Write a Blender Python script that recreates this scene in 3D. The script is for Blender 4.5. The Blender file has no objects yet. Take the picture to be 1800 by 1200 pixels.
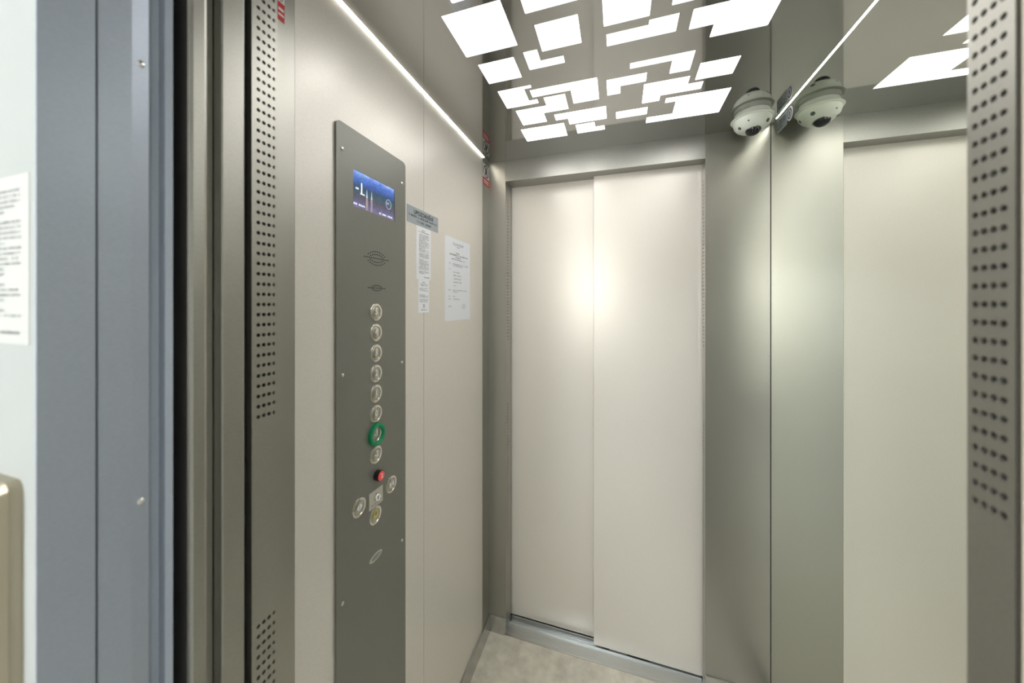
import bpy, bmesh, math, random
from mathutils import Vector, Matrix

# ------------------------------------------------------------------ camera, world, lights, exposure
SC = bpy.context.scene
COL = SC.collection
FPX, HOR, ZC = 595.0, 535.0, 1.491          # focal length in pixels (1800 wide), horizon row, lens height
TH = math.atan(188.0 / FPX)                 # yaw of the lens to the left of +Y
cam = bpy.data.cameras.new('camera')
cam.sensor_width = 36.0
cam.lens = FPX / 1800.0 * 36.0
cam.shift_y = (HOR - 600.0) / 1800.0
cam.clip_start = 0.01
cam.dof.use_dof = True
cam.dof.focus_distance = 1.15
cam.dof.aperture_fstop = 2.6
camo = bpy.data.objects.new('camera', cam)
COL.objects.link(camo)
camo.location = (0, 0, ZC)
camo.rotation_euler = (math.radians(90), 0, TH)
SC.camera = camo

world = bpy.data.worlds.new('world')
SC.world = world
world.use_nodes = True
world.node_tree.nodes['Background'].inputs[0].default_value = (0.9, 0.95, 1.0, 1)
world.node_tree.nodes['Background'].inputs[1].default_value = 0.02

SC.view_settings.view_transform = 'Standard'
SC.view_settings.look = 'None'
SC.view_settings.exposure = 0.25
SC.view_settings.gamma = 1.0
SC.view_settings.use_curve_mapping = False
SC.cycles.max_bounces = 12
SC.cycles.diffuse_bounces = 6
SC.cycles.glossy_bounces = 8
SC.cycles.caustics_reflective = True
SC.cycles.sample_clamp_indirect = 10.0
SC.cycles.use_denoising = True

L_PANEL = 5.2       # cabin ceiling diffusers
L_STRIP = 28.0       # light strips along the cabin ceiling
L_LANDING = 29.0     # landing ceiling lamp
L_WALL = 54.0       # landing wall lamp

# ------------------------------------------------------------------ key dimensions (metres)
XL, XR = -0.569, 0.525        # cabin side walls
YN, YD = 0.385, 1.453         # cabin wall at the near entrance, wall at the far door
ZT = 2.14                     # cabin ceiling
JL, JR = -0.489, 0.314        # far door jambs
NJL, NJR = -0.489, 0.278      # near door jambs
ZH = 2.048                    # underside of door headers

def ray(px):
    u = (px - 900.0) / FPX
    return (-math.sin(TH) + u * math.cos(TH), math.cos(TH) + u * math.sin(TH))
def y_at(px, X):
    r = ray(px); return X * r[1] / r[0]
def x_at(px, Y):
    r = ray(px); return Y * r[0] / r[1]

# ------------------------------------------------------------------ materials
MAT = {}
def mat(name, color, rough=0.5, metal=0.0, emit=None, strength=0.0, noise=None, bump=None, spec=0.5, coat=0.0, aniso=0.0):
    m = bpy.data.materials.new(name)
    m.use_nodes = True
    nt = m.node_tree
    b = nt.nodes['Principled BSDF']
    b.inputs['Base Color'].default_value = (*color, 1)
    b.inputs['Roughness'].default_value = rough
    b.inputs['Metallic'].default_value = metal
    b.inputs['Specular IOR Level'].default_value = spec
    b.inputs['Coat Weight'].default_value = coat
    b.inputs['Anisotropic'].default_value = aniso
    if aniso:
        tv = nt.nodes.new('ShaderNodeCombineXYZ'); tv.inputs[2].default_value = 1.0     # level brushing: sheen stretched upright
        nt.links.new(tv.outputs[0], b.inputs['Tangent'])
    if emit:
        b.inputs['Emission Color'].default_value = (*emit, 1)
        b.inputs['Emission Strength'].default_value = strength
    if noise or bump:
        tc = nt.nodes.new('ShaderNodeTexCoord')
        mp = nt.nodes.new('ShaderNodeMapping')
        nt.links.new(tc.outputs['Object'], mp.inputs['Vector'])
    if noise:                                   # (scale xyz, amount, detail)
        sc, amt, det = noise
        mp.inputs['Scale'].default_value = sc
        n = nt.nodes.new('ShaderNodeTexNoise')
        n.inputs['Scale'].default_value = 1.0
        n.inputs['Detail'].default_value = det
        nt.links.new(mp.outputs['Vector'], n.inputs['Vector'])
        r = nt.nodes.new('ShaderNodeValToRGB')
        r.color_ramp.elements[0].position = 0.3
        r.color_ramp.elements[1].position = 0.7
        r.color_ramp.elements[0].color = (*[c * (1 - amt) for c in color], 1)
        r.color_ramp.elements[1].color = (*[min(1, c * (1 + amt)) for c in color], 1)
        nt.links.new(n.outputs['Fac'], r.inputs['Fac'])
        nt.links.new(r.outputs['Color'], b.inputs['Base Color'])
    if bump:                                    # (scale, strength, distance)
        mp2 = nt.nodes.new('ShaderNodeMapping')
        nt.links.new(tc.outputs['Object'], mp2.inputs['Vector'])
        n2 = nt.nodes.new('ShaderNodeTexNoise')
        n2.inputs['Scale'].default_value = bump[0]
        n2.inputs['Detail'].default_value = 2.0
        nt.links.new(mp2.outputs['Vector'], n2.inputs['Vector'])
        bp = nt.nodes.new('ShaderNodeBump')
        bp.inputs['Strength'].default_value = bump[1]
        bp.inputs['Distance'].default_value = bump[2]
        nt.links.new(n2.outputs['Fac'], bp.inputs['Height'])
        nt.links.new(bp.outputs['Normal'], b.inputs['Normal'])
    MAT[name] = m
    return m

mat('light_linen_steel', (0.75, 0.71, 0.65), rough=0.33, metal=0.20, noise=((260, 260, 900), 0.05, 3), aniso=0.45)
mat('dark_linen_steel', (0.395, 0.386, 0.348), rough=0.36, metal=0.88, noise=((300, 300, 1000), 0.05, 3), aniso=0.5)
mat('dark_plain_steel', (0.37, 0.366, 0.34), rough=0.42, metal=0.85, noise=((300, 300, 1000), 0.05, 3))
mat('panel_dark_steel', (0.225, 0.222, 0.198), rough=0.40, metal=0.35, noise=((300, 300, 1000), 0.05, 3), aniso=0.4)
mat('frame_grey_steel', (0.405, 0.45, 0.525), rough=0.42, metal=0.35, noise=((300, 300, 900), 0.05, 3))
mat('ceiling_steel', (0.47, 0.468, 0.455), rough=0.06, metal=1.0)
mat('mirror_glass', (0.86, 0.885, 0.82), rough=0.0, metal=1.0)
mat('polished_steel', (0.55, 0.55, 0.54), rough=0.22, metal=1.0, noise=((30, 900, 900), 0.08, 3))
mat('sill_aluminium', (0.56, 0.58, 0.58), rough=0.34, metal=1.0, noise=((20, 900, 900), 0.10, 3))
mat('button_face_steel', (0.52, 0.50, 0.45), rough=0.28, metal=1.0)
mat('button_steel', (0.74, 0.71, 0.64), rough=0.20, metal=1.0)
mat('screw_steel', (0.80, 0.80, 0.78), rough=0.15, metal=1.0)
mat('black_void', (0.006, 0.006, 0.006), rough=0.9)
mat('black_rubber', (0.015, 0.015, 0.016), rough=0.6)
mat('vinyl_floor', (0.66, 0.625, 0.535), rough=0.45, noise=((22, 22, 22), 0.16, 8), bump=(180, 0.1, 0.001))
mat('landing_floor', (0.60, 0.59, 0.57), rough=0.4, noise=((14, 14, 14), 0.1, 5))
mat('landing_white', (0.84, 0.84, 0.82), rough=0.85, noise=((6, 6, 6), 0.02, 3))
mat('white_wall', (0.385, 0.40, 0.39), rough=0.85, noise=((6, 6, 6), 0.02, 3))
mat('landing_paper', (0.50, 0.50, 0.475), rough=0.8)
mat('white_paper', (0.80, 0.82, 0.86), rough=0.8)
mat('bright_paper', (0.86, 0.87, 0.90), rough=0.8)
mat('notice_grey', (0.36, 0.40, 0.43), rough=0.35)
mat('ink', (0.035, 0.038, 0.045), rough=0.7)
mat('ink_grey', (0.23, 0.235, 0.25), rough=0.7)
mat('sticker_red', (0.62, 0.035, 0.03), rough=0.4)
mat('sticker_white', (0.80, 0.80, 0.80), rough=0.4)
mat('sticker_dark', (0.10, 0.03, 0.03), rough=0.4)
mat('sticker_blue', (0.06, 0.11, 0.22), rough=0.4)
mat('label_grey', (0.34, 0.38, 0.40), rough=0.35, noise=((300, 300, 300), 0.45, 2))
mat('ring_green', (0.0, 0.26, 0.105), rough=0.4)
mat('symbol_white', (0.88, 0.88, 0.88), rough=0.4)
mat('symbol_yellow', (0.78, 0.68, 0.03), rough=0.4)
mat('braille_red', (0.45, 0.10, 0.08), rough=0.4)
mat('knob_red', (0.55, 0.03, 0.03), rough=0.3, emit=(1.0, 0.12, 0.1), strength=0.25)
mat('plate_cream', (0.55, 0.52, 0.44), rough=0.4)
mat('camera_white', (0.72, 0.76, 0.68), rough=0.4)
mat('camera_dark', (0.10, 0.11, 0.10), rough=0.5)  # dark grey of the lens collar and sensor ports
mat('lens_dark', (0.012, 0.012, 0.016), rough=0.05, coat=0.0)
mat('cream_post', (0.80, 0.74, 0.60), rough=0.55)
mat('call_station_steel', (0.42, 0.37, 0.27), rough=0.25, metal=0.9)
mat('lamp_body', (0.75, 0.75, 0.75), rough=0.5)
mat('diffuser_glow', (0.9, 0.9, 0.9), emit=(1.0, 0.99, 0.97), strength=L_PANEL)
mat('strip_glow', (0.9, 0.9, 0.9), emit=(1.0, 0.99, 0.93), strength=L_STRIP)
mat('landing_glow', (0.9, 0.9, 0.9), emit=(0.90, 0.96, 1.0), strength=L_LANDING)
mat('wall_lamp_glow', (0.9, 0.9, 0.9), emit=(1.0, 0.97, 0.88), strength=L_WALL)
mat('screen_white', (0.8, 0.85, 0.95), emit=(0.75, 0.85, 1.0), strength=0.75)
mat('screen_tower', (0.3, 0.25, 0.25), emit=(0.24, 0.17, 0.20), strength=0.6)
mat('screen_pale', (0.3, 0.35, 0.5), emit=(0.42, 0.48, 0.72), strength=0.7)

def screen_material():
    m = bpy.data.materials.new('screen_picture'); m.use_nodes = True
    nt = m.node_tree; b = nt.nodes['Principled BSDF']
    b.inputs['Base Color'].default_value = (0.01, 0.01, 0.015, 1)
    b.inputs['Roughness'].default_value = 0.25
    tc = nt.nodes.new('ShaderNodeTexCoord')
    sep = nt.nodes.new('ShaderNodeSeparateXYZ')
    nt.links.new(tc.outputs['Generated'], sep.inputs[0])
    n = nt.nodes.new('ShaderNodeTexNoise'); n.inputs['Scale'].default_value = 9; n.inputs['Detail'].default_value = 5
    nt.links.new(tc.outputs['Generated'], n.inputs['Vector'])
    ma = nt.nodes.new('ShaderNodeMath'); ma.operation = 'MULTIPLY_ADD'
    ma.inputs[1].default_value = 0.22; ma.inputs[2].default_value = -0.11
    nt.links.new(n.outputs['Fac'], ma.inputs[0])
    ad = nt.nodes.new('ShaderNodeMath'); ad.operation = 'ADD'
    nt.links.new(sep.outputs['Z'], ad.inputs[0]); nt.links.new(ma.outputs[0], ad.inputs[1])
    r = nt.nodes.new('ShaderNodeValToRGB')
    e = r.color_ramp.elements
    e[0].position = 0.0; e[0].color = (0.20, 0.17, 0.30, 1)
    e[1].position = 1.0; e[1].color = (0.45, 0.58, 0.92, 1)
    for p, c in ((0.15, (0.13, 0.12, 0.24)), (0.32, (0.09, 0.085, 0.11)), (0.45, (0.05, 0.10, 0.12)), (0.60, (0.035, 0.075, 0.13)),
                 (0.72, (0.05, 0.12, 0.42)), (0.86, (0.09, 0.20, 0.62)), (0.94, (0.24, 0.38, 0.80))):
        k = e.new(p); k.color = (*c, 1)
    nt.links.new(ad.outputs[0], r.inputs['Fac'])
    v = nt.nodes.new('ShaderNodeTexVoronoi'); v.inputs['Scale'].default_value = 26
    nt.links.new(tc.outputs['Generated'], v.inputs['Vector'])
    mix = nt.nodes.new('ShaderNodeMix'); mix.data_type = 'RGBA'; mix.blend_type = 'MULTIPLY'
    mix.inputs[0].default_value = 0.35
    nt.links.new(r.outputs['Color'], mix.inputs[6]); nt.links.new(v.outputs['Color'], mix.inputs[7])
    nt.links.new(mix.outputs[2], b.inputs['Emission Color'])
    b.inputs['Emission Strength'].default_value = 1.05
    MAT['screen_picture'] = m
screen_material()

# ------------------------------------------------------------------ helpers
WLOC = {}
def tag(o, label=None, cat=None, group=None, kind=None):
    if label: o['label'] = label
    if cat: o['category'] = cat
    if group: o['group'] = group
    if kind: o['kind'] = kind
    return o

class MB:
    """collects world-space vertices and faces for ONE mesh"""
    def __init__(s): s.v = []; s.f = []; s.smooth = []
    def add(s, vs, fs, smooth=False):
        n = len(s.v)
        s.v += [Vector(p) for p in vs]
        s.f += [[i + n for i in f] for f in fs]
        s.smooth += [smooth] * len(fs)
        return s
    def box(s, a, b, bev=0.0):
        x0, y0, z0 = a; x1, y1, z1 = b
        if bev <= 0:
            vs = [(x, y, z) for x in (x0, x1) for y in (y0, y1) for z in (z0, z1)]
            return s.add(vs, [(0, 1, 3, 2), (4, 6, 7, 5), (0, 4, 5, 1), (2, 3, 7, 6), (0, 2, 6, 4), (1, 5, 7, 3)])
        bm = bmesh.new()
        bmesh.ops.create_cube(bm, size=1.0)
        for v in bm.verts:
            v.co = Vector(((x0 + x1) / 2 + v.co.x * (x1 - x0), (y0 + y1) / 2 + v.co.y * (y1 - y0), (z0 + z1) / 2 + v.co.z * (z1 - z0)))
        bmesh.ops.bevel(bm, geom=bm.edges[:], offset=bev, segments=2, profile=0.5, affect='EDGES')
        bm.verts.index_update()
        s.add([v.co.copy() for v in bm.verts], [[v.index for v in f.verts] for f in bm.faces])
        bm.free()
        return s
    def prism(s, poly, fn, d0, d1):
        """poly: 2-D outline (counter-clockwise seen along +d), fn(a, b, d) -> world"""
        n = len(poly)
        vs = [fn(a, b, d0) for a, b in poly] + [fn(a, b, d1) for a, b in poly]
        fs = [list(range(n))[::-1], list(range(n, 2 * n))] + [(i, (i + 1) % n, n + (i + 1) % n, n + i) for i in range(n)]
        return s.add(vs, fs)
    def lathe(s, c, prof, axis, seg=32, smooth=True):
        """revolve [(radius, distance along axis)] about axis through c"""
        ax = Vector(axis).normalized()
        t = Vector((0, 0, 1)) if abs(ax.z) < 0.9 else Vector((0, 1, 0))
        e1 = ax.cross(t).normalized(); e2 = ax.cross(e1)
        c = Vector(c); vs = []; fs = []
        for r, d in prof:
            for k in range(seg):
                a = 2 * math.pi * k / seg
                vs.append(c + ax * d + (e1 * math.cos(a) + e2 * math.sin(a)) * r)
        for i in range(len(prof) - 1):
            for k in range(seg):
                q = (k + 1) % seg
                fs.append((i * seg + k, i * seg + q, (i + 1) * seg + q, (i + 1) * seg + k))
        return s.add(vs, fs, smooth)
    def build(s, name, material, parent=None, kind=None, origin=None):
        mn = Vector((min(p[i] for p in s.v) for i in range(3))); mx = Vector((max(p[i] for p in s.v) for i in range(3)))
        c = Vector(origin) if origin else (mn + mx) / 2
        me = bpy.data.meshes.new(name)
        me.from_pydata([p - c for p in s.v], [], s.f)
        for p, sm in zip(me.polygons, s.smooth): p.use_smooth = sm
        bm = bmesh.new(); bm.from_mesh(me)
        bmesh.ops.recalc_face_normals(bm, faces=bm.faces[:])
        bm.to_mesh(me); bm.free()
        if any(s.smooth):
            me.set_sharp_from_angle(angle=math.radians(40))
        me.materials.append(MAT[material])
        return link(name, me, c, parent, kind)

def link(name, me, c, parent=None, kind=None):
    o = bpy.data.objects.new(name, me)
    COL.objects.link(o)
    if parent is not None:
        o.parent = parent
        o.location = Vector(c) - WLOC[parent.name]
    else:
        o.location = c
    WLOC[o.name] = Vector(c)
    if kind: o['kind'] = kind
    return o

def empty(name, loc):
    o = bpy.data.objects.new(name, None)
    o.empty_display_size = 0.05
    COL.objects.link(o); o.location = loc
    WLOC[o.name] = Vector(loc)
    return o

def structure(name, loc, label, cat):
    o = empty(name, loc); tag(o, label, cat, kind='structure'); return o

# plane maps: (a, b, d) -> world; d is height above the surface towards the viewer
def on_left(base):  return lambda a, b, d: (base + d, a, b)       # a = Y, b = z
def on_right(base): return lambda a, b, d: (base - d, -a, b)      # a = -Y, b = z
def on_front(base): return lambda a, b, d: (a, base - d, b)       # a = X, b = z
def rot(pts, cx, cy): return [(cx + x, cy + y) for x, y in pts]
def rrect(a0, a1, b0, b1, r, n=5):
    out = []
    for cx, cy, s in ((a1 - r, b0 + r, -90), (a1 - r, b1 - r, 0), (a0 + r, b1 - r, 90), (a0 + r, b0 + r, 180)):
        for k in range(n + 1):
            t = math.radians(s + 90 * k / n)
            out.append((cx + r * math.cos(t), cy + r * math.sin(t)))
    return out
def ellipse(cx, cy, rx, ry, n=36):
    return [(cx + rx * math.cos(2 * math.pi * k / n), cy + ry * math.sin(2 * math.pi * k / n)) for k in range(n)]

def ring(mb, cx, cy, rx, ry, w, fn, d0, d1, n=36):
    o = ellipse(cx, cy, rx, ry, n); i = ellipse(cx, cy, rx - w, ry - w, n)
    vs = [fn(a, b, d0) for a, b in o] + [fn(a, b, d1) for a, b in o] + [fn(a, b, d1) for a, b in i] + [fn(a, b, d0) for a, b in i]
    fs = []
    for k in range(n):
        q = (k + 1) % n
        for j in range(4):
            jj = (j + 1) % 4
            fs.append((j * n + k, j * n + q, jj * n + q, jj * n + k))
    mb.add(vs, fs)

def text_mb(s, size, cx, cy, fn, d=0.0006, bold=0.0, sx=1.0, align='CENTER'):
    cu = bpy.data.curves.new('text', 'FONT')
    cu.body = s; cu.size = size; cu.align_x = align; cu.align_y = 'CENTER'; cu.offset = bold
    cu.resolution_u = 3
    o = bpy.data.objects.new('text', cu); COL.objects.link(o)
    dg = bpy.context.evaluated_depsgraph_get()
    me = bpy.data.meshes.new_from_object(o.evaluated_get(dg))
    mb = MB()
    mb.add([fn(cx + v.co.x * sx, cy + v.co.y, d) for v in me.vertices], [list(p.vertices) for p in me.polygons])
    bpy.data.objects.remove(o); bpy.data.curves.remove(cu); bpy.data.meshes.remove(me)
    return mb

RNG = random.Random(7)
def word_marks(mb, a0, a1, b, h, fn, d, letter, thick=0.35, gap_p=0.16):
    """a line of print too small to read: short upright and level strokes, broken into words"""
    a = a0
    while a < a1 - letter:
        if RNG.random() < gap_p:
            a += letter * 0.9; continue
        w = letter * RNG.uniform(0.55, 0.8); st = letter * thick * 0.5
        k = RNG.randrange(4)
        def q(x0, x1, y0, y1):
            mb.add([fn(x0, y0, d), fn(x1, y0, d), fn(x1, y1, d), fn(x0, y1, d)], [(0, 1, 2, 3)])
        q(a, a + st, b, b + h)
        if k in (0, 2): q(a + st, a + w, b + h * 0.75, b + h)
        if k in (1, 2): q(a + st, a + w, b, b + h * 0.25)
        if k in (0, 3): q(a + w - st, a + w, b, b + h * 0.75)
        if k == 3: q(a + st, a + w - st, b + h * 0.4, b + h * 0.62)
        a += letter
    return mb

def perforated(mb, u0, u1, v0, v1, us, vs_, hole, fn, depth=0.004):
    """flat sheet with round holes in a grid of columns us and rows vs_; fn(u, v, d)"""
    ue = [u0] + [(us[i] + us[i + 1]) / 2 for i in range(len(us) - 1)] + [u1]
    pu = us[1] - us[0]; pv = vs_[1] - vs_[0]
    ue[0] = us[0] - pu / 2; ue[-1] = us[-1] + pu / 2
    rows = []
    prev = v0
    def quad(a0, a1, b0, b1):
        if a1 - a0 > 1e-6 and b1 - b0 > 1e-6:
            mb.add([fn(a0, b0, 0), fn(a1, b0, 0), fn(a1, b1, 0), fn(a0, b1, 0)], [(0, 1, 2, 3)])
    for v in vs_:
        b0, b1 = v - pv / 2, v + pv / 2
        if b0 - prev > 1e-6: quad(u0, u1, prev, b0)
        prev = b1
        quad(u0, ue[0], b0, b1); quad(ue[-1], u1, b0, b1)
        for i, u in enumerate(us):
            a0, a1 = ue[i], ue[i + 1]
            outer = [(a1, v), (a1, b1), (u, b1), (a0, b1), (a0, v), (a0, b0), (u, b0), (a1, b0)]
            inner = [(u + hole * math.cos(k * math.pi / 4), v + hole * math.sin(k * math.pi / 4)) for k in range(8)]
            mb.add([fn(a, b, 0) for a, b in outer] + [fn(a, b, 0) for a, b in inner], [(k, (k + 1) % 8, 8 + (k + 1) % 8, 8 + k) for k in range(8)])
            mb.add([fn(a, b, 0) for a, b in inner] + [fn(a, b, -depth) for a, b in inner], [(k, (k + 1) % 8, 8 + (k + 1) % 8, 8 + k) for k in range(8)])
    quad(u0, u1, prev, v1)

# ================================================================== CABIN SHELL
# floor
fl = MB().box((XL, YN - 0.03, -0.05), (XR, YD, 0.0)).build('floor', 'vinyl_floor', kind='structure')
tag(fl, 'mottled beige grey vinyl floor of the lift cabin', 'floor')

# ceiling with real cut-outs
SH = {
 'A': [(-.382, .680), (-.2425, .680), (-.2425, .8125), (-.382, .8125)],
 'B': [(-.1995, .600), (-.060, .600), (-.060, .730), (-.1995, .730)],
 'C': [(-.343, .605), (-.262, .605), (-.262, .6575), (-.343, .6575)],
 'D': [(-.1875, .7665), (-.0885, .7665), (-.0885, .8525), (-.1875, .8525)],
 'E': [(-.0335, .680), (.0655, .680), (.0655, .819), (-.0335, .819)],
 'F': [(-.0285, .8455), (.0665, .8455), (.0665, .8315), (.1285, .8315), (.1285, .884), (-.0285, .884)],
 'G': [(.110, .700), (.200, .700), (.200, .805), (.110, .805)],
 'H': [(-.2355, .841), (-.1995, .841), (-.1995, .883), (-.1385, .883), (-.1385, .909), (-.2355, .909)],
 'I': [(-.3645, .848), (-.2645, .848), (-.2645, .9305), (-.3645, .9305)],
 'J': [(-.353, .9715), (-.250, .9715), (-.250, .984), (-.2735, .984), (-.2735, 1.0455), (-.247, 1.0455), (-.247, 1.066), (-.353, 1.066)],
 'K': [(-.258, .996), (-.060, .996), (-.060, 1.1035), (-.1395, 1.1035), (-.1395, 1.032), (-.258, 1.032)],
 'L': [(-.2255, 1.044), (-.1595, 1.044), (-.1595, 1.1275), (-.2435, 1.1275), (-.2435, 1.183), (-.3305, 1.183), (-.3305, 1.0875), (-.2255, 1.0875)],
 'M': [(-.2115, 1.1485), (-.041, 1.1485), (-.041, 1.2265), (-.1695, 1.2265), (-.1695, 1.186), (-.2115, 1.186)],
 'N': [(-.1495, 1.237), (-.083, 1.237), (-.083, 1.2705), (-.050, 1.2705), (-.050, 1.3005), (-.1495, 1.3005)],
 'O': [(-.348, 1.210), (-.1885, 1.210), (-.1885, 1.3045), (-.348, 1.3045)],
 'P': [(-.034, 1.0175), (.0745, 1.0175), (.0745, 1.0565), (.004, 1.0565), (.004, 1.093), (-.034, 1.093)],
 'Q': [(.029, .9655), (.1865, .9655), (.1865, 1.0415), (.1355, 1.0415), (.1355, .9875), (.029, .9875)],
 'R': [(.071, 1.0695), (.193, 1.0695), (.193, 1.1065), (.2345, 1.1065), (.2345, 1.142), (.122, 1.142), (.122, 1.1695), (.071, 1.1695)],
 'S': [(.1415, 1.1635), (.321, 1.1635), (.321, 1.300), (.092, 1.300), (.092, 1.2625), (.1735, 1.2625), (.1735, 1.189), (.1415, 1.189)],
 'T': [(-.009, 1.1955), (.090, 1.1955), (.090, 1.239), (-.009, 1.239)],
 'U': [(.210, 1.022), (.304, 1.022), (.304, 1.0935), (.210, 1.0935)],
 'V': [(.1575, .8305), (.236, .8305), (.236, .780), (.3295, .780), (.3295, .929), (.210, .929), (.210, .8885), (.1575, .8885)],
 'X': [(.040, .560), (.200, .560), (.200, .655), (.040, .655)],  # unseen cut-out, added to bring more light to the near end
}
GL, GR = 0.0040, 0.0028       # slots left open along the side walls for the light strips
cu = bpy.data.curves.new('ceiling', 'CURVE'); cu.dimensions = '2D'; cu.fill_mode = 'BOTH'; cu.extrude = 0.0012
def spline(pts):
    sp = cu.splines.new('POLY'); sp.points.add(len(pts) - 1); sp.use_cyclic_u = True
    for p, (x, y) in zip(sp.points, pts): p.co = (x, y, 0, 1)
spline([(XL + GL, YN), (XR - GR, YN), (XR - GR, YD), (XL + GL, YD)])
for p in SH.values(): spline(p)
tmp = bpy.data.objects.new('tmp', cu); COL.objects.link(tmp)
me = bpy.data.meshes.new_from_object(tmp.evaluated_get(bpy.context.evaluated_depsgraph_get()))
bpy.data.objects.remove(tmp); me.name = 'ceiling'
me.materials.clear(); me.materials.append(MAT['ceiling_steel'])
for p in me.polygons: p.use_smooth = False
ceiling = link('ceiling', me, (0, 0, ZT + 0.0012), kind='structure')
tag(ceiling, 'polished mirror steel cabin ceiling with rectangular and L-shaped glowing cut-outs', 'ceiling')
def grow(poly, e):
    n = len(poly); out = []
    for i in range(n):
        (x0, y0), (x1, y1), (x2, y2) = poly[i - 1], poly[i], poly[(i + 1) % n]
        dx1, dy1, dx2, dy2 = x1 - x0, y1 - y0, x2 - x1, y2 - y1
        l1 = math.hypot(dx1, dy1); l2 = math.hypot(dx2, dy2)
        nx = dy1 / l1 + dy2 / l2; ny = -dx1 / l1 - dx2 / l2
        out.append((x1 + nx * e, y1 + ny * e))
    return out
flat_up = lambda a, b, d: (a, b, ZT + d)
for k, p in SH.items():
    MB().prism(grow(p, 0.002), flat_up, 0.0035, 0.0065).build('light_diffuser', 'diffuser_glow', ceiling)
for x, y in ((-.545, 1.415), (.505, 1.415), (-.545, .42), (.505, .42)):
    MB().lathe((x, y, ZT), [(0.0001, -.0022), (.0022, -.0018), (.0036, -.0004), (.0036, .0002)], (0, 0, 1), 12).build('ceiling_screw', 'screw_steel', ceiling)
MB().box((XL - .02, YN - .03, ZT + .03), (XR + .02, YD + .02, ZT + .05)).build('ceiling_housing', 'black_void', ceiling)

# light strips along both sides of the ceiling
s = MB().box((XL + .0012, YN + .005, ZT + .0028), (XL + GL + .002, YD - .060, ZT + .008)).build('light_strip', 'strip_glow')
tag(s, 'white light strip hidden in the slot above the pale left wall', 'light strip', 'cabin ceiling light strips')
s = MB().box((XR - GR - .003, YN + .005, ZT + .0028), (XR - .0006, YD - .040, ZT + .008)).build('light_strip', 'strip_glow')
tag(s, 'thin white light strip along the top edge of the mirror', 'light strip', 'cabin ceiling light strips')

# left wall: pale panels, dark corner strips
wl = structure('wall_left', (XL, .92, 0), 'pale linen-patterned steel wall carrying the lift control panel', 'wall')
YJ = 0.9055
MB().box((XL - .02, .473 + .0008, 0.0), (XL, YJ - .0009, ZT + .03)).build('wall_panel', 'light_linen_steel', wl)
MB().box((XL - .02, YJ + .0009, 0.0), (XL, 1.3715 - .0005, ZT + .03)).build('wall_panel', 'light_linen_steel', wl)
MB().box((XL - .02, 1.3715, 0.0), (XL + .0004, YD, ZT + .03)).build('corner_strip', 'dark_linen_steel', wl)
MB().box((XL - .02, YN - .02, 0.0), (XL + .0004, .473, ZT + .03)).build('corner_strip', 'dark_linen_steel', wl)
MB().box((XL - .03, YN - .02, 0.0), (XL - .021, YD, ZT + .03)).build('backing', 'black_void', wl)

# right wall behind the mirror
wr = MB().box((XR + .006, YN - .02, 0), (XR + .03, YD, ZT + .03)).build('wall_right', 'dark_linen_steel', kind='structure')
tag(wr, 'steel cabin side wall behind the full-height mirror', 'wall')
m = MB().box((XR, YN + .002, .078), (XR + .006, YD - .0031, ZT + .028)).build('wall_mirror', 'mirror_glass')
MB().box((XR - .0008, YD - .0030, .078), (XR + .005, YD - .0003, ZT + .028)).build('edge_seal', 'black_rubber', m)
tag(m, 'tall frameless mirror covering the right wall of the cabin', 'mirror')

# far wall around the door
wf = structure('wall_far', (0, YD, 0), 'dark steel surround with header around the closed lift door', 'wall')
MB().box((XL, YD, 0), (JL - .0003, YD + .02, ZT + .03)).build('side_panel', 'dark_linen_steel', wf)
MB().box((JR + .0003, YD, 0), (XR + .006, YD + .02, ZT + .03)).build('side_panel', 'dark_linen_steel', wf)
MB().box((JL, YD + .0004, ZH), (JR, YD + .09, ZT + .03)).build('header', 'dark_plain_steel', wf)
PV = 0.01455
Z_LOW = [1.033 - k * PV for k in range(44)][::-1]
Z_HIGH = [1.331 + k * PV for k in range(45)]
def strip_jamb(parent, X, y0, y1, facing, cols, z1=ZH):
    fn = (lambda a, b, d: (X + d * facing, a, b))
    mb = MB()
    cut = 1.18
    perforated(mb, y0, y1, 0.0, cut, cols, Z_LOW, 0.0028, fn, 0.003)
    perforated(mb, y0, y1, cut, z1, cols, Z_HIGH, 0.0028, fn, 0.003)
    o = mb.build('perforated_jamb', 'dark_linen_steel', parent)
    xa, xb = sorted((X - .012 * facing, X - .0032 * facing))
    MB().box((xa, y0 + .0045, 0), (xb, y1 - .0045, z1)).build('jamb_backing', 'black_void', parent)
fc = [YD + .016 + k * .0076 for k in range(4)]
strip_jamb(wf, JL, YD + .0, YD + .075, 1, fc)
strip_jamb(wf, JR, YD + .0, YD + .045, -1, fc)

# far door: two telescopic leaves
dr = structure('door_1', (0, 1.53, 0), 'closed two-leaf sliding lift door of pale brushed steel', 'door')
MB().box((-.105, 1.512, .012), (JR + .02, 1.536, ZH + .06), .0012).build('door_leaf', 'light_linen_steel', dr)
MB().box((JL - .03, 1.545, .012), (-.060, 1.569, ZH + .06), .0012).build('door_leaf', 'light_linen_steel', dr)
for x0, x1, y in ((-.44, -.26, 1.553), (-.13, -.08, 1.553), (-.07, -.04, 1.52), (.03, .12, 1.52)):
    MB().box((x0, y, .002), (x1, y + .008, .012)).build('door_guide', 'black_rubber', dr)
MB().box((JL - .05, 1.59, -.05), (JR + .05, 1.60, ZT)).build('landing_door_back', 'black_void', dr)

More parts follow.
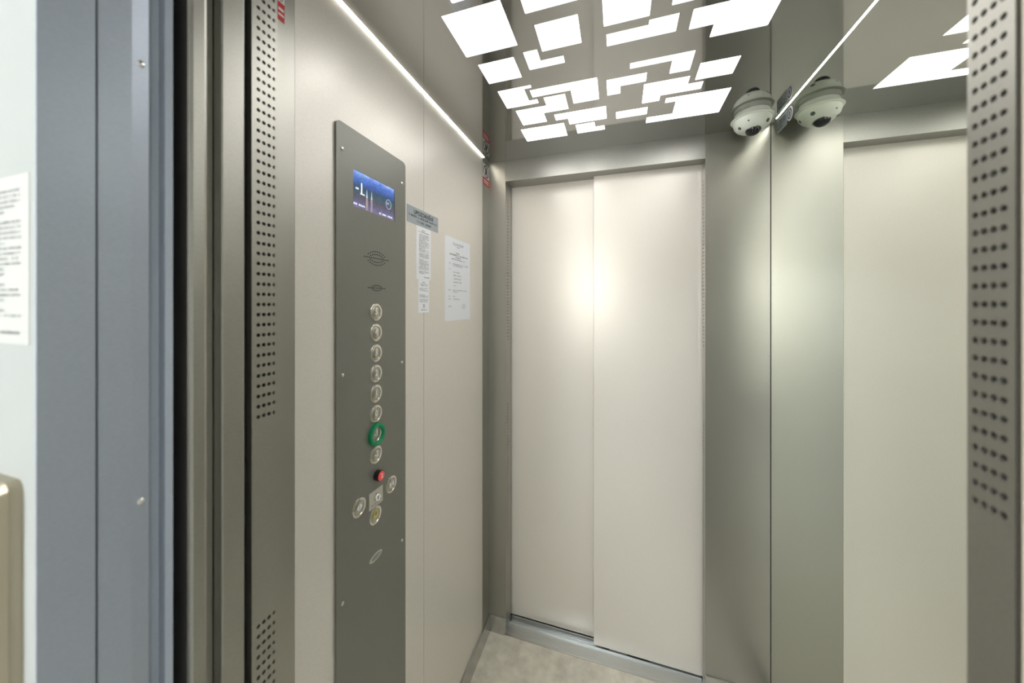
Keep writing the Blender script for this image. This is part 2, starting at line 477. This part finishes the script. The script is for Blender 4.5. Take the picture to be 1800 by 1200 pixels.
# sill of the far door
sl = structure('trim_1', (0, 1.5, 0), 'grooved aluminium sill under the closed lift door', 'sill')
MB().box((JL, YD + .0005, -.03), (JR, 1.508, .0015)).build('sill_plate', 'sill_aluminium', sl)
for y0, y1, z in ((1.508, 1.5115, .008), (1.5115, 1.5365, -.008), (1.5365, 1.5440, .009), (1.5440, 1.547, -.008), (1.547, 1.5505, .004), (1.5505, 1.59, -.008)):
    MB().box((JL, y0, -.03), (JR, y1, z)).build('sill_ridge', 'sill_aluminium', sl)
MB().box((JL, YD - .006, -.02), (JR, YD + .0004, .0022)).build('sill_edge', 'polished_steel', sl)

# skirtings
b = MB().box((XL, YN + .02, 0), (XL + .010, YD - .0005, .074), .001).build('baseboard_left', 'polished_steel', kind='structure')
tag(b, 'polished steel skirting at the foot of the pale left wall', 'skirting')
b = MB().box((XL + .010, YD - .010, 0), (JL - .0005, YD - .0002, .074), .001).build('baseboard_far', 'polished_steel', kind='structure')
tag(b, 'short polished steel skirting in the corner left of the closed door', 'skirting')
b = MB().box((JR + .0005, YD - .010, 0), (XR, YD - .0002, .084), .001).build('baseboard_far', 'polished_steel', kind='structure')
tag(b, 'polished steel skirting between the closed door and the mirror', 'skirting')
b = MB().box((XR - .010, YN + .02, 0), (XR, YD - .0105, .078), .001).build('baseboard_right', 'dark_linen_steel', kind='structure')
tag(b, 'dark steel skirting below the mirror', 'skirting')

# near wall with the entrance the camera looks through
wn = structure('wall_near', (0, YN, 0), 'dark steel entrance posts with rows of small round holes', 'wall')
YPL, YPR = 0.3412, 0.3488
nc_l = [y_at(p, NJL) for p in (454.3, 463.6, 472.9, 482.0)]
nc_l = [nc_l[0] + (nc_l[-1] - nc_l[0]) * k / 3 for k in range(4)]
strip_jamb(wn, NJL, YPL, YN - .0065, 1, nc_l)
nc_r = [y_at(p, NJR) for p in (1764.0, 1713.5)]
nc_r = [nc_r[0] + (nc_r[-1] - nc_r[0]) * k / 3 for k in range(4)]
strip_jamb(wn, NJR, YPR, YN, -1, nc_r)
MB().box((XL, YN - .0105, 0), (NJL - .0003, YN - .0065, ZT + .03)).build('side_panel', 'dark_linen_steel', wn)
MB().box((NJR + .0003, YN - .004, 0), (XR + .006, YN, ZT + .03)).build('side_panel', 'dark_linen_steel', wn)
MB().box((XL, YPL, 0), (NJL - .0003, YPL + .004, ZT + .03)).build('post_face', 'dark_linen_steel', wn)
MB().box((NJR + .0003, YPR, 0), (XR + .006, YPR + .004, ZT + .03)).build('post_face', 'dark_linen_steel', wn)
MB().box((NJL, YPR, ZH), (NJR, YN, ZT + .03)).build('header', 'dark_plain_steel', wn)
s = MB().box((NJL, .20, -.03), (NJR, YN - .03, .001)).build('trim_2', 'sill_aluminium', kind='structure')
tag(s, 'aluminium sill across the open lift entrance', 'sill')

# open car door leaves slid away to the left
d2 = structure('door_2', (NJL - .2, .31, 0), 'open steel car door leaves slid back at the left of the entrance', 'door')
ya, yb = y_at(390, -.486), y_at(430, -.486)
MB().box((-.93, ya, .012), (-.486, yb, ZH + .05), .0015).build('door_leaf', 'dark_linen_steel', d2)
yc, yd_ = y_at(333, -.486), y_at(366, -.486)
MB().box((-.93, yc, .012), (-.486, yd_, ZH + .05), .004).build('door_leaf', 'dark_linen_steel', d2)
MB().box((-.93, yd_, .012), (-.502, ya - .001, ZH + .05)).build('door_web', 'dark_linen_steel', d2)
MB().box((-.93, yb + .0005, .012), (-.50, YPL - .0005, ZH + .05)).build('door_seal', 'black_rubber', d2)

# ================================================================== LANDING
YW = y_at(67, -.489)
FX0 = -.4915
ll = structure('wall_landing', (0, YW, 0), 'white painted landing wall beside the lift entrance', 'wall')
MB().box((-2.3, YW, 0), (FX0, YW + .02, 2.6)).build('wall_part', 'white_wall', ll)
MB().box((.46, YW, 0), (1.9, YW + .02, 2.6)).build('wall_part', 'white_wall', ll)
MB().box((FX0, YW, 2.16), (.46, YW + .02, 2.6)).build('wall_part', 'white_wall', ll)
fr = structure('door_3', (-.5, .2, 0), 'grey steel landing door frame with slid-back door edge', 'door frame')
YF = YW
MB().box((-.491, YW - .001, 0), (-.489, y_at(168, -.489), 2.16)).build('frame_lining', 'frame_grey_steel', fr)
y1_, y2_, y3_, y4_, y5_ = (y_at(p, -.489) for p in (172.5, 232, 266, 290, 304))
MB().box((-.60, YW + .0205, 0), (-.4912, y1_ + .001, 2.16)).build('frame_joint', 'black_rubber', fr)
pl = [(-.60, y1_), (-.489, y1_), (-.489, y2_), (-.4935, y3_), (-.503, (y3_ + y4_) / 2), (-.500, y4_), (-.491, y4_ + .001), (-.489, y5_), (-.60, y5_)]
top = lambda a, b, d: (a, b, d)
mb = MB(); mb.prism(pl, top, 0.0, 2.16); mb.build('frame_return', 'frame_grey_steel', fr)
for zz in (1.750, 1.279):
    yy = y_at(248, -.4905)
    MB().lathe((-.4912, yy, zz), [(.0038, 0), (.0034, .0010), (.002, .0018), (.0001, .002)], (1, 0, 0), 14).build('frame_screw', 'screw_steel', fr)
MB().box((.300, YF, 0), (.46, YF + .0195, 2.16), .001).build('frame_face', 'frame_grey_steel', fr)
MB().box((-.488, YF, 2.06), (.46, YF + .0195, 2.16), .001).build('frame_head', 'frame_grey_steel', fr)
p = MB().box((.2755, .232, 0), (.46, .3435, 2.16), .003).build('trim_3', 'cream_post', kind='structure')
tag(p, 'cream strike post at the right edge of the lift entrance', 'post')
sw = structure('wall_gap_block', (0, .3, 0), 'added black boxes keeping light out of the gap between landing and cabin', 'wall')  # added black sides and top, so no stray light leaks into the gap
MB().box((-.96, .222, 0), (-.94, .345, 2.3)).build('gap_block_side', 'black_void', sw)
MB().box((.47, .222, 0), (.49, .345, 2.3)).build('gap_block_side', 'black_void', sw)
MB().box((-.96, .222, 2.18), (.49, .345, 2.2)).build('gap_block_top', 'black_void', sw)

f = MB().box((-2.3, -1.75, -.05), (1.9, .20, 0)).build('floor_landing', 'landing_floor', kind='structure')
tag(f, 'grey landing floor in front of the lift', 'floor')
c = MB().box((-2.3, -1.75, 2.6), (1.9, .22, 2.65)).build('ceiling_landing', 'landing_white', kind='structure')
tag(c, 'white ceiling of the landing', 'ceiling')
for nm, a, bb, lb in (('wall_back', (-2.3, -1.80, 0), (1.9, -1.75, 2.6), 'white landing wall opposite the lift'),
                      ('wall_landing_left', (-2.35, -1.75, 0), (-2.3, .22, 2.6), 'white end wall of the landing on the left'),
                      ('wall_landing_right', (1.9, -1.75, 0), (1.95, .22, 2.6), 'white end wall of the landing on the right')):
    tag(MB().box(a, bb).build(nm, 'landing_white', kind='structure'), lb, 'wall')
# landing lamps
LX, LY = -.90, -1.10
la = empty('ceiling_lamp', (LX, LY, 2.6)); tag(la, 'square white ceiling lamp of the landing', 'lamp')
MB().box((LX - .32, LY - .32, 2.565), (LX + .32, LY + .32, 2.6), .004).build('lamp_base', 'lamp_body', la)
MB().box((LX - .30, LY - .30, 2.550), (LX + .30, LY + .30, 2.5655), .006).build('lamp_shade', 'landing_glow', la)
lw = empty('wall_lamp', (-.36, -1.75, 1.72)); tag(lw, 'round white wall lamp opposite the lift door', 'lamp')
MB().lathe((-.36, -1.75, 1.72), [(.16, 0), (.16, .03), (.15, .035)], (0, 1, 0), 36).build('lamp_base', 'lamp_body', lw)
MB().lathe((-.36, -1.75, 1.72), [(.15, .03), (.14, .06), (.10, .085), (.04, .096), (.0005, .098)], (0, 1, 0), 36).build('lamp_shade', 'wall_lamp_glow', lw)

# call station on the landing wall
cs = empty('call_station', (-.62, YW, .9)); tag(cs, 'bronze-toned steel call station on the white landing wall, rounded corner', 'call station')
fnl = on_front(YW)
cxr = x_at(41, YW)
mb = MB()
zt_ = ZC + (HOR - 862) / FPX * (YW - .012) / ray(20)[1]
o0 = rrect(cxr - .11, cxr, .70, zt_, .009); o1 = rrect(cxr - .105, cxr - .005, .705, zt_ - .005, .006)
n = len(o0)
mb.add([fnl(a, b_, 0) for a, b_ in o0] + [fnl(a, b_, .008) for a, b_ in o0] + [fnl(a, b_, .014) for a, b_ in o1],
       [(i, (i + 1) % n, n + (i + 1) % n, n + i) for i in range(n)] + [(n + i, n + (i + 1) % n, 2 * n + (i + 1) % n, 2 * n + i) for i in range(n)] + [list(range(2 * n, 3 * n))])
mb.build('housing', 'call_station_steel', cs)
bx = cxr - .062
MB().lathe((bx, YW - .014, 1.18), [(.017, 0), (.017, -.003), (.014, -.004), (.014, -.003), (.0005, -.003)], (0, 1, 0), 24).build('call_button', 'button_steel', cs)

# ================================================================== PRINTED SHEETS
def sheet(name, label, cat, fn, a0, a1, b0, b1, material, th=.0004):
    c = fn((a0 + a1) / 2, b0, 0)
    e = empty(name, c); tag(e, label, cat)
    MB().prism([(a0, b0), (a1, b0), (a1, b1), (a0, b1)], fn, .0001, th).build('sheet', material, e)
    return e
lf = on_left(XL)
# grey warning sign
t = sheet('warning_sign', 'grey adhesive warning sign with dark capitals above the small white notices', 'sign', lf, .8185, .990, 1.726, 1.775, 'notice_grey', .0008)
text_mb('UPOZORN\u011aN\u00cd', .0165, .905, 1.7605, lf, .001, .0004).build('lettering', 'ink', t)
mb = MB(); word_marks(mb, .828, .985, 1.7455, .0062, lf, .001, .0050, .5)
word_marks(mb, .868, .950, 1.7335, .0062, lf, .001, .0050, .5); mb.build('small_print', 'ink', t)
# long small notice
t = sheet('paper_notice', 'narrow white notice densely printed, directly under the grey sign', 'notice', lf, .866, .945, 1.5665, 1.7255, 'bright_paper')
mb = MB(); fb = lf
word_marks(mb, .895, .915, 1.7135, .0026, fb, .0006, .0026, .7)
word_marks(mb, .876, .939, 1.7085, .0022, fb, .0006, .0023, .8)
z = 1.7015
while z > 1.582:
    if RNG.random() > .07:
        word_marks(mb, .879, .936 - (0 if RNG.random() < .75 else RNG.uniform(.005, .03)), z, .0016, fb, .0006, .0021, .55)
    z -= .0030
word_marks(mb, .906, .938, 1.5725, .0028, fb, .0006, .0026, .9)
mb.build('print', 'ink', t)
t = sheet('paper_notice', 'small white notice with oval mark, taped below the densely printed one', 'notice', lf, .8755, .9355, 1.466, 1.5660, 'bright_paper')
mb = MB()
word_marks(mb, .898, .914, 1.5570, .0026, fb, .0006, .0026, .7)
word_marks(mb, .886, .928, 1.5515, .0022, fb, .0006, .0024, .7); word_marks(mb, .890, .926, 1.5470, .0022, fb, .0006, .0024, .7)
for z in (1.5390, 1.5355, 1.5320, 1.5195, 1.5160, 1.5125, 1.5050, 1.5015, 1.4980):
    word_marks(mb, .8815, .930 - RNG.choice((0, 0, .02)), z, .0018, fb, .0006, .0022, .55)
word_marks(mb, .888, .926, 1.4735, .0026, fb, .0006, .0026, .9)
ring(mb, .9055, 1.4865, .0042, .0058, .0014, fb, .0004, .0006, 20)
mb.build('print', 'ink', t)
# large sheet
t = sheet('paper_notice', 'large white sheet with sparse grey typing, nearest the dark corner strip', 'notice', lf, 1.0365, 1.2405, 1.4335, 1.7305, 'white_paper')
mb = MB()
for z, a0, a1, h in ((1.711, 1.095, 1.185, .0030), (1.706, 1.100, 1.178, .0026), (1.699, 1.125, 1.150, .0026),
                     (1.676, 1.120, 1.150, .0044), (1.668, 1.070, 1.222, .0046), (1.660, 1.115, 1.160, .0044), (1.653, 1.085, 1.195, .0034),
                     (1.636, 1.062, 1.080, .003), (1.636, 1.095, 1.222, .003), (1.630, 1.095, 1.175, .003),
                     (1.616, 1.062, 1.080, .003), (1.606, 1.100, 1.150, .004), (1.594, 1.100, 1.165, .004), (1.582, 1.100, 1.165, .004), (1.570, 1.100, 1.165, .004),
                     (1.557, 1.100, 1.118, .003), (1.541, 1.062, 1.080, .003), (1.541, 1.095, 1.215, .003), (1.535, 1.095, 1.145, .003),
                     (1.519, 1.062, 1.078, .003), (1.519, 1.095, 1.113, .003), (1.509, 1.062, 1.082, .003), (1.509, 1.095, 1.150, .003),
                     (1.483, 1.062, 1.085, .0034), (1.490, 1.170, 1.195, .0026), (1.483, 1.168, 1.200, .0026), (1.476, 1.172, 1.197, .0026)):
    word_marks(mb, a0, a1, z, h, fb, .0006, h * .95, .45)
mb.build('print', 'ink_grey', t)
# landing wall sheet
fn = on_front(YW)
xa, xb_ = x_at(52, YW), x_at(52, YW) - .107
t = sheet('paper_notice', 'white sheet of grey typing on the landing wall beyond the grey door frame', 'notice', fn, xb_, xa, ZC + (HOR - 606) / FPX * YW / ray(50)[1], ZC + (HOR - 303) / FPX * YW / ray(50)[1], 'landing_paper')
zlo = ZC + (HOR - 606) / FPX * YW / ray(50)[1]; z = zlo + .140
while z > zlo + .022:
    if RNG.random() > .12: word_marks(mb, xb_ + .012, xa - .012 - RNG.choice((0, 0, .01, .03)), z, .0022, fn, .0006, .0024, .6)
    z -= .0048
word_marks(mb, xa - .05, xa - .012, zlo + .009, .0028, fn, .0006, .003, .9)
mb.build('print', 'ink_grey', t)

# red prohibition stickers on the corner strips
def red_sticker(label, a0, a1, b0, b1):
    fs = on_left(XL + .0004)
    e = empty('prohibition_sticker', fs((a0 + a1) / 2, b0, 0)); tag(e, label, 'sticker', 'red prohibition stickers')
    MB().prism([(a0, b0), (a1, b0), (a1, b1), (a0, b1)], fs, .0001, .0004).build('sheet', 'sticker_white', e)
    h = b1 - b0; w = a1 - a0
    MB().prism([(a0, b0), (a1, b0), (a1, b0 + h * .36), (a0, b0 + h * .36)], fs, .0004, .0006).build('red_band', 'sticker_red', e)
    mb = MB()
    for q, hh in ((.20, .055), (.10, .045)):
        mb.prism([(a0 + w * .12, b0 + h * q), (a1 - w * .12, b0 + h * q), (a1 - w * .12, b0 + h * (q + hh)), (a0 + w * .12, b0 + h * (q + hh))], fs, .0006, .0008)
    mb.build('white_lines', 'sticker_white', e)
    cx, cy, r = (a0 + a1) / 2, b0 + h * .675, w * .42
    mb = MB(); ring(mb, cx, cy, r, h * .29, w * .07, fs, .0004, .0007, 28)
    mb.build('prohibition_ring', 'sticker_dark', e)
    mb = MB()
    mb.prism(ellipse(cx, cy + h * .13, w * .08, h * .05, 14), fs, .0004, .0006)
    mb.prism([(cx - w * .15, cy - h * .17), (cx - w * .02, cy - h * .17), (cx + w * .02, cy - h * .02), (cx + w * .14, cy - h * .17), (cx + w * .22, cy - h * .12), (cx + w * .10, cy + h * .08), (cx - w * .12, cy + h * .08)], fs, .0004, .0006)
    mb.build('figure', 'ink', e)
    MB().prism([(cx - r * .72, cy + h * .19), (cx - r * .60, cy + h * .22), (cx + r * .72, cy - h * .19), (cx + r * .60, cy - h * .22)], fs, .0006, .0008).build('slash', 'sticker_dark', e)
red_sticker('red and white prohibition sticker in the corner beside the closed door', 1.3755, 1.4505, 2.0215, 2.1155)
red_sticker('red and white sticker on the strip behind the near perforated post', y_at(487, XL), y_at(499.5, XL), 1.990, 2.080)

# label and round sticker on the mirror
fm = on_right(XR)
e = empty('mirror_label', fm(-1.365, 2.083, 0)); tag(e, 'grey mottled label stuck on the mirror just under the ceiling', 'label')
MB().prism([(-1.402, 2.082), (-1.330, 2.082), (-1.330, 2.128), (-1.402, 2.128)], fm, .0002, .0007).build('sheet', 'label_grey', e)
mb = MB(); word_marks(mb, -1.398, -1.336, 2.115, .005, fm, .0009, .006, .6); word_marks(mb, -1.398, -1.336, 2.104, .005, fm, .0009, .006, .6)
word_marks(mb, -1.398, -1.350, 2.092, .005, fm, .0009, .006, .6); mb.build('print', 'ink', e)
e = empty('round_sticker', fm(-1.310, 2.083, 0)); tag(e, 'round white sticker with dark blue ring stuck on the mirror', 'sticker')
MB().prism(ellipse(-1.3095, 2.1055, .0185, .022), fm, .0002, .0008).build('disc', 'sticker_white', e)
mb = MB(); ring(mb, -1.3095, 2.1055, .0140, .0165, .0042, fm, .0008, .001)
mb.prism([(-1.3135, 2.098), (-1.3075, 2.098), (-1.3055, 2.113), (-1.3115, 2.113)], fm, .0008, .001)
mb.build('blue_mark', 'sticker_blue', e)

# ================================================================== CONTROL PANEL
PX = XL + .005
fp = on_left(PX)
cp = empty('control_panel', (XL, .685, .16)); tag(cp, 'tall dark steel lift control panel with display and column of buttons', 'control panel')
SY0, SY1, SZ0, SZ1 = .612, .758, 1.711, 1.794
# face plate with a window for the display
cu = bpy.data.curves.new('faceplate', 'CURVE'); cu.dimensions = '2D'; cu.fill_mode = 'BOTH'; cu.extrude = .001
spline(rrect(.5645, .8055, .16, 1.8815, .012)); spline([(SY0, SZ0), (SY1, SZ0), (SY1, SZ1), (SY0, SZ1)])
tmp = bpy.data.objects.new('tmp', cu); COL.objects.link(tmp)
me = bpy.data.meshes.new_from_object(tmp.evaluated_get(bpy.context.evaluated_depsgraph_get()))
bpy.data.objects.remove(tmp); me.name = 'faceplate'
c0 = Vector((PX - .001, .685, 1.02))
for v in me.vertices:
    a, b_, d = v.co
    v.co = Vector((PX - .001 + d, a, b_)) - c0
me.materials.clear(); me.materials.append(MAT['panel_dark_steel'])
for p_ in me.polygons: p_.use_smooth = False
link('faceplate', me, c0, cp)
MB().prism(rrect(.568, .802, .164, 1.878, .010), on_left(XL), .0002, .0028).build('back_box', 'black_rubber', cp)
# display
sc_ = MB().box((XL + .0029, SY0 - .002, SZ0 - .002), (XL + .0034, SY1 + .002, SZ1 + .002)).build('display', 'screen_picture', cp)
fd = on_left(XL + .0034)
text_mb('-1', .034, .634, 1.757, fd, .0001, .0002).build('floor_number', 'screen_white', sc_)
MB().prism([(.6355, 1.7440), (.6495, 1.7440), (.6495, 1.7464), (.6355, 1.7464)], fd, .0001, .0002).build('number_foot', 'screen_white', sc_)
for cy_ in (.6565, .6725):
    MB().prism([(cy_ - .003, 1.742), (cy_ + .003, 1.742), (cy_ + .0016, 1.747), (cy_, 1.7625), (cy_ - .0016, 1.747)], fd, .0001, .0003).build('spire', 'screen_pale', sc_)
    MB().prism([(cy_ - .0034, 1.712), (cy_ + .0034, 1.712), (cy_ + .003, 1.742), (cy_ - .003, 1.742)], fd, .0001, .0002).build('tower', 'screen_tower', sc_)
mb = MB(); ring(mb, .735, 1.748, .0105, .0125, .0012, fd, .0001, .0002); mb.build('emblem_ring', 'screen_pale', sc_)
mb = MB(); word_marks(mb, .728, .743, 1.747, .006, fd, .0002, .005, .5, 0); mb.build('emblem_mark', 'screen_pale', sc_)
mb = MB(); word_marks(mb, .615, .653, 1.7165, .0042, fd, .0002, .004, .6, .2); mb.build('status_line', 'screen_white', sc_, kind='stuff')
mb = MB(); word_marks(mb, .700, .755, 1.7150, .0042, fd, .0002, .004, .6, .2); mb.build('status_line', 'screen_white', sc_, kind='stuff')
# perforated speaker and microphone roses (dots laid out in an eye shape)
def rose(name, cy_, cz, rows):
    mb = MB()
    for dz, half, n_, bow in rows:
        for k in range(n_):
            t_ = (k / (n_ - 1) * 2 - 1)
            mb.prism(ellipse(cy_ + half * t_, cz + dz - bow * t_ * t_ * (1 if dz > 0 else -1 if dz < 0 else 0), .00165, .00165, 8), fp, .0001, .0003)
    o = mb.build(name, 'black_void', cp); o['kind'] = 'stuff'
rose('speaker_grille', .6885, 1.603, ((.0165, .029, 10, .0085), (.0095, .022, 8, .005), (0, .0425, 15, 0), (-.0095, .022, 8, .005), (-.0165, .029, 10, .0085)))
rose('microphone_grille', .6885, 1.531, ((.0065, .015, 6, .003), (0, .029, 11, 0), (-.0065, .015, 6, .003)))
# buttons
def button(name, cy_, cz, ring_mat='button_steel', green=False):
    r = .0205
    b = MB().lathe((PX, cy_, cz), [(r + .001, 0), (r + .0005, .0015), (r - .001, .0024), (r - .0045, .0026), (r - .0055, .0012), (r - .0056, .0)], (1, 0, 0), 40).build(name, ring_mat, cp)
    f_ = MB().lathe((PX, cy_, cz), [(.0149, .0), (.0149, .0012), (.0143, .0017), (.0001, .0018)], (1, 0, 0), 36).build('button_face', 'button_face_steel', b)
    if green:
        MB().lathe((PX, cy_, cz), [(.0268, 0), (.0268, .0075), (.0255, .0085), (.0205, .0085), (.0192, .0072), (.0180, .0026)], (1, 0, 0), 48).build('collar', 'ring_green', b)['label'] = 'raised green collar'
    return b
fbn = on_left(PX + .0018)
for i, (s_, z_) in enumerate(zip(('5', '4', '3', '2', '1', '0', '-1', '-2'), (1.472, 1.4225, 1.3725, 1.323, 1.2745, 1.225, 1.1755, 1.126))):
    b = button('floor_button', .6855, z_, green=(s_ == '-1'))
    text_mb(s_, .0205, .6855, z_ + .0015, fbn, .0002, .0004, .9).build('numeral', 'symbol_white', b)
    mb = MB()
    for q in range(3):
        mb.lathe((PX + .0018, .6815 + q * .004, z_ - .0095), [(.0009, 0), (.0006, .0005), (.0001, .0006)], (1, 0, 0), 8)
    mb.build('braille_dots', 'braille_red' if s_ == '-1' else 'button_steel', b)
# door open / door close / alarm buttons
b = button('door_open_button', .6295, 1.029)
mb = MB()
for sg in (-1, 1):
    mb.prism([(.6295 + sg * .0085, 1.030), (.6295 + sg * .0025, 1.038), (.6295 + sg * .0025, 1.022)][::sg], fbn, .0001, .0003)
mb.prism([(.6288, 1.021), (.6302, 1.021), (.6302, 1.039), (.6288, 1.039)], fbn, .0001, .0003)
mb.build('arrows', 'symbol_white', b)
b = button('door_close_button', .7435, 1.0245)
mb = MB()
for sg in (-1, 1):
    mb.prism([(.7435 + sg * .0018, 1.0255), (.7435 + sg * .0085, 1.0345), (.7435 + sg * .0085, 1.0165)][::sg], fbn, .0001, .0003)
mb.prism([(.7428, 1.0165), (.7442, 1.0165), (.7442, 1.0345), (.7428, 1.0345)], fbn, .0001, .0003)
mb.build('arrows', 'symbol_white', b)
b = button('alarm_button', .6835, .9795)
fo = [(-.0085, -.006), (.0085, -.006), (.0085, -.0035), (.006, -.001), (.0055, .006), (.003, .0095), (-.003, .0095), (-.0055, .006), (-.006, -.001), (-.0085, -.0035)]
fi = [(-.0042, -.0028), (.0042, -.0028), (.0036, -.0005), (.0033, .005), (.0016, .0068), (-.0016, .0068), (-.0033, .005), (-.0036, -.0005)]
MB().prism(rot(fo, .6835, .9825), fbn, .0001, .0003).build('bell_symbol', 'symbol_yellow', b)
MB().prism(rot(fi, .6835, .9825), fbn, .0003, .0004).build('bell_core', 'panel_dark_steel', b)
# red illuminated push button, standing proud
rb = MB().lathe((PX, .6885, 1.075), [(.0122, 0), (.0122, .0125), (.0112, .0135), (.0108, .0125)], (1, 0, 0), 28).build('lit_button', 'black_rubber', cp)
MB().lathe((PX, .6885, 1.075), [(.0108, .0), (.0108, .0138), (.009, .0150), (.0001, .0154)], (1, 0, 0), 28).build('red_cap', 'knob_red', rb)
text_mb('2', .014, .6885, 1.0755, on_left(PX + .0154), .0003, .0003).build('cap_symbol', 'symbol_white', rb)
# key switch on its cream plate
kp = MB().prism([(.6615, 1.0015), (.7095, 1.0015), (.7095, 1.0415), (.6615, 1.0415)], fp, .0001, .0012).build('key_switch_plate', 'plate_cream', cp)
MB().lathe((PX + .0012, .6855, 1.0235), [(.0098, 0), (.0094, .006), (.0080, .0075), (.0068, .0065), (.0066, .0062), (.0001, .0062)], (1, 0, 0), 28).build('lock_cylinder', 'screw_steel', kp)
MB().box((PX + .0072, .6845, 1.0185), (PX + .0076, .6865, 1.0285)).build('keyhole', 'black_rubber', kp)
mb = MB(); word_marks(mb, .6665, .706, 1.0065, .0042, on_left(PX + .0012), .0002, .0042, .4, .1); mb.build('plate_print', 'ink_grey', kp)
# oval maker's plate
lp = MB().prism(ellipse(.6855, .8785, .0225, .0090), fp, .0001, .0006).build('oval_badge', 'plate_cream', cp)
MB().prism(ellipse(.6855, .8785, .0165, .0048), on_left(PX + .0006), .0001, .0002).build('badge_field', 'panel_dark_steel', lp)
mb = MB(); word_marks(mb, .671, .701, .8765, .0042, on_left(PX + .0008), .0001, .0042, .45, 0); mb.build('badge_print', 'plate_cream', lp)
for y_, z_ in ((.581, 1.824), (.789, 1.821), (.581, 1.340), (.789, 1.334), (.789, .849), (.581, .852), (.581, .36), (.789, .36)):
    MB().lathe((PX, y_, z_), [(.0042, 0), (.0038, .0012), (.0022, .0021), (.0001, .0023)], (1, 0, 0), 14).build('screw', 'screw_steel', cp)

# ================================================================== SECURITY CAMERA on the ceiling
CXc, CYc = .432, 1.345
sc2 = empty('security_camera', (CXc, CYc, ZT)); tag(sc2, 'white dome security camera mounted in the ceiling corner by the mirror', 'camera')
R0 = .057
MB().lathe((CXc, CYc, ZT), [(R0 * .90, .0), (R0 * .93, -.008), (R0 * .93, -.0165), (R0 * 1.05, -.0170), (R0 * 1.09, -.0190), (R0 * 1.06, -.0215), (R0 * .97, -.0235)], (0, 0, 1), 56).build('mounting_ring', 'camera_white', sc2)
tilt = Vector((-.10, -.16, -1)).normalized()
prof = [(R0 * .97, -.0225), (R0 * .965, -.031), (R0 * .92, -.040), (R0 * .80, -.050), (R0 * .62, -.058), (R0 * .44, -.0625), (R0 * .30, -.0640)]
MB().lathe((CXc, CYc, ZT), prof + [(.0005, -.0640)], (0, 0, 1), 56).build('dome_shell', 'camera_white', sc2)
lc = Vector((CXc - .002, CYc - .012, ZT - .0590))
MB().lathe(lc, [(.0240, -.004), (.0240, .0020), (.0215, .0030)], tilt, 36).build('lens_collar', 'camera_dark', sc2)
MB().lathe(lc, [(.0217, .001), (.0207, .007), (.0178, .0125), (.0125, .0168), (.006, .0190), (.0002, .0196)], tilt, 36).build('lens_bubble', 'lens_dark', sc2)
def on_shell(az, t_):     # point and outward normal on the shell, t_ along profile
    i = min(int(t_), len(prof) - 2); f_ = t_ - i
    r = prof[i][0] * (1 - f_) + prof[i + 1][0] * f_; d = prof[i][1] * (1 - f_) + prof[i + 1][1] * f_
    dr, dd = prof[i + 1][0] - prof[i][0], prof[i + 1][1] - prof[i][1]
    o = Vector((math.cos(az), math.sin(az), 0))
    nn = (o * (-dd) + Vector((0, 0, 1)) * dr).normalized()
    return Vector((CXc, CYc, ZT)) + o * r + Vector((0, 0, d)), nn
for az, t_, r_ in ((-48, 2.5, .0062), (-118, 2.2, .0026), (-160, 3.2, .0055), (10, 2.6, .0055), (70, 3.0, .0055)):
    p_, nn = on_shell(math.radians(az), t_)
    MB().lathe(p_, [(r_, -.001), (r_, .0004), (.0001, .0005)], nn, 16).build('sensor_port', 'camera_dark', sc2)
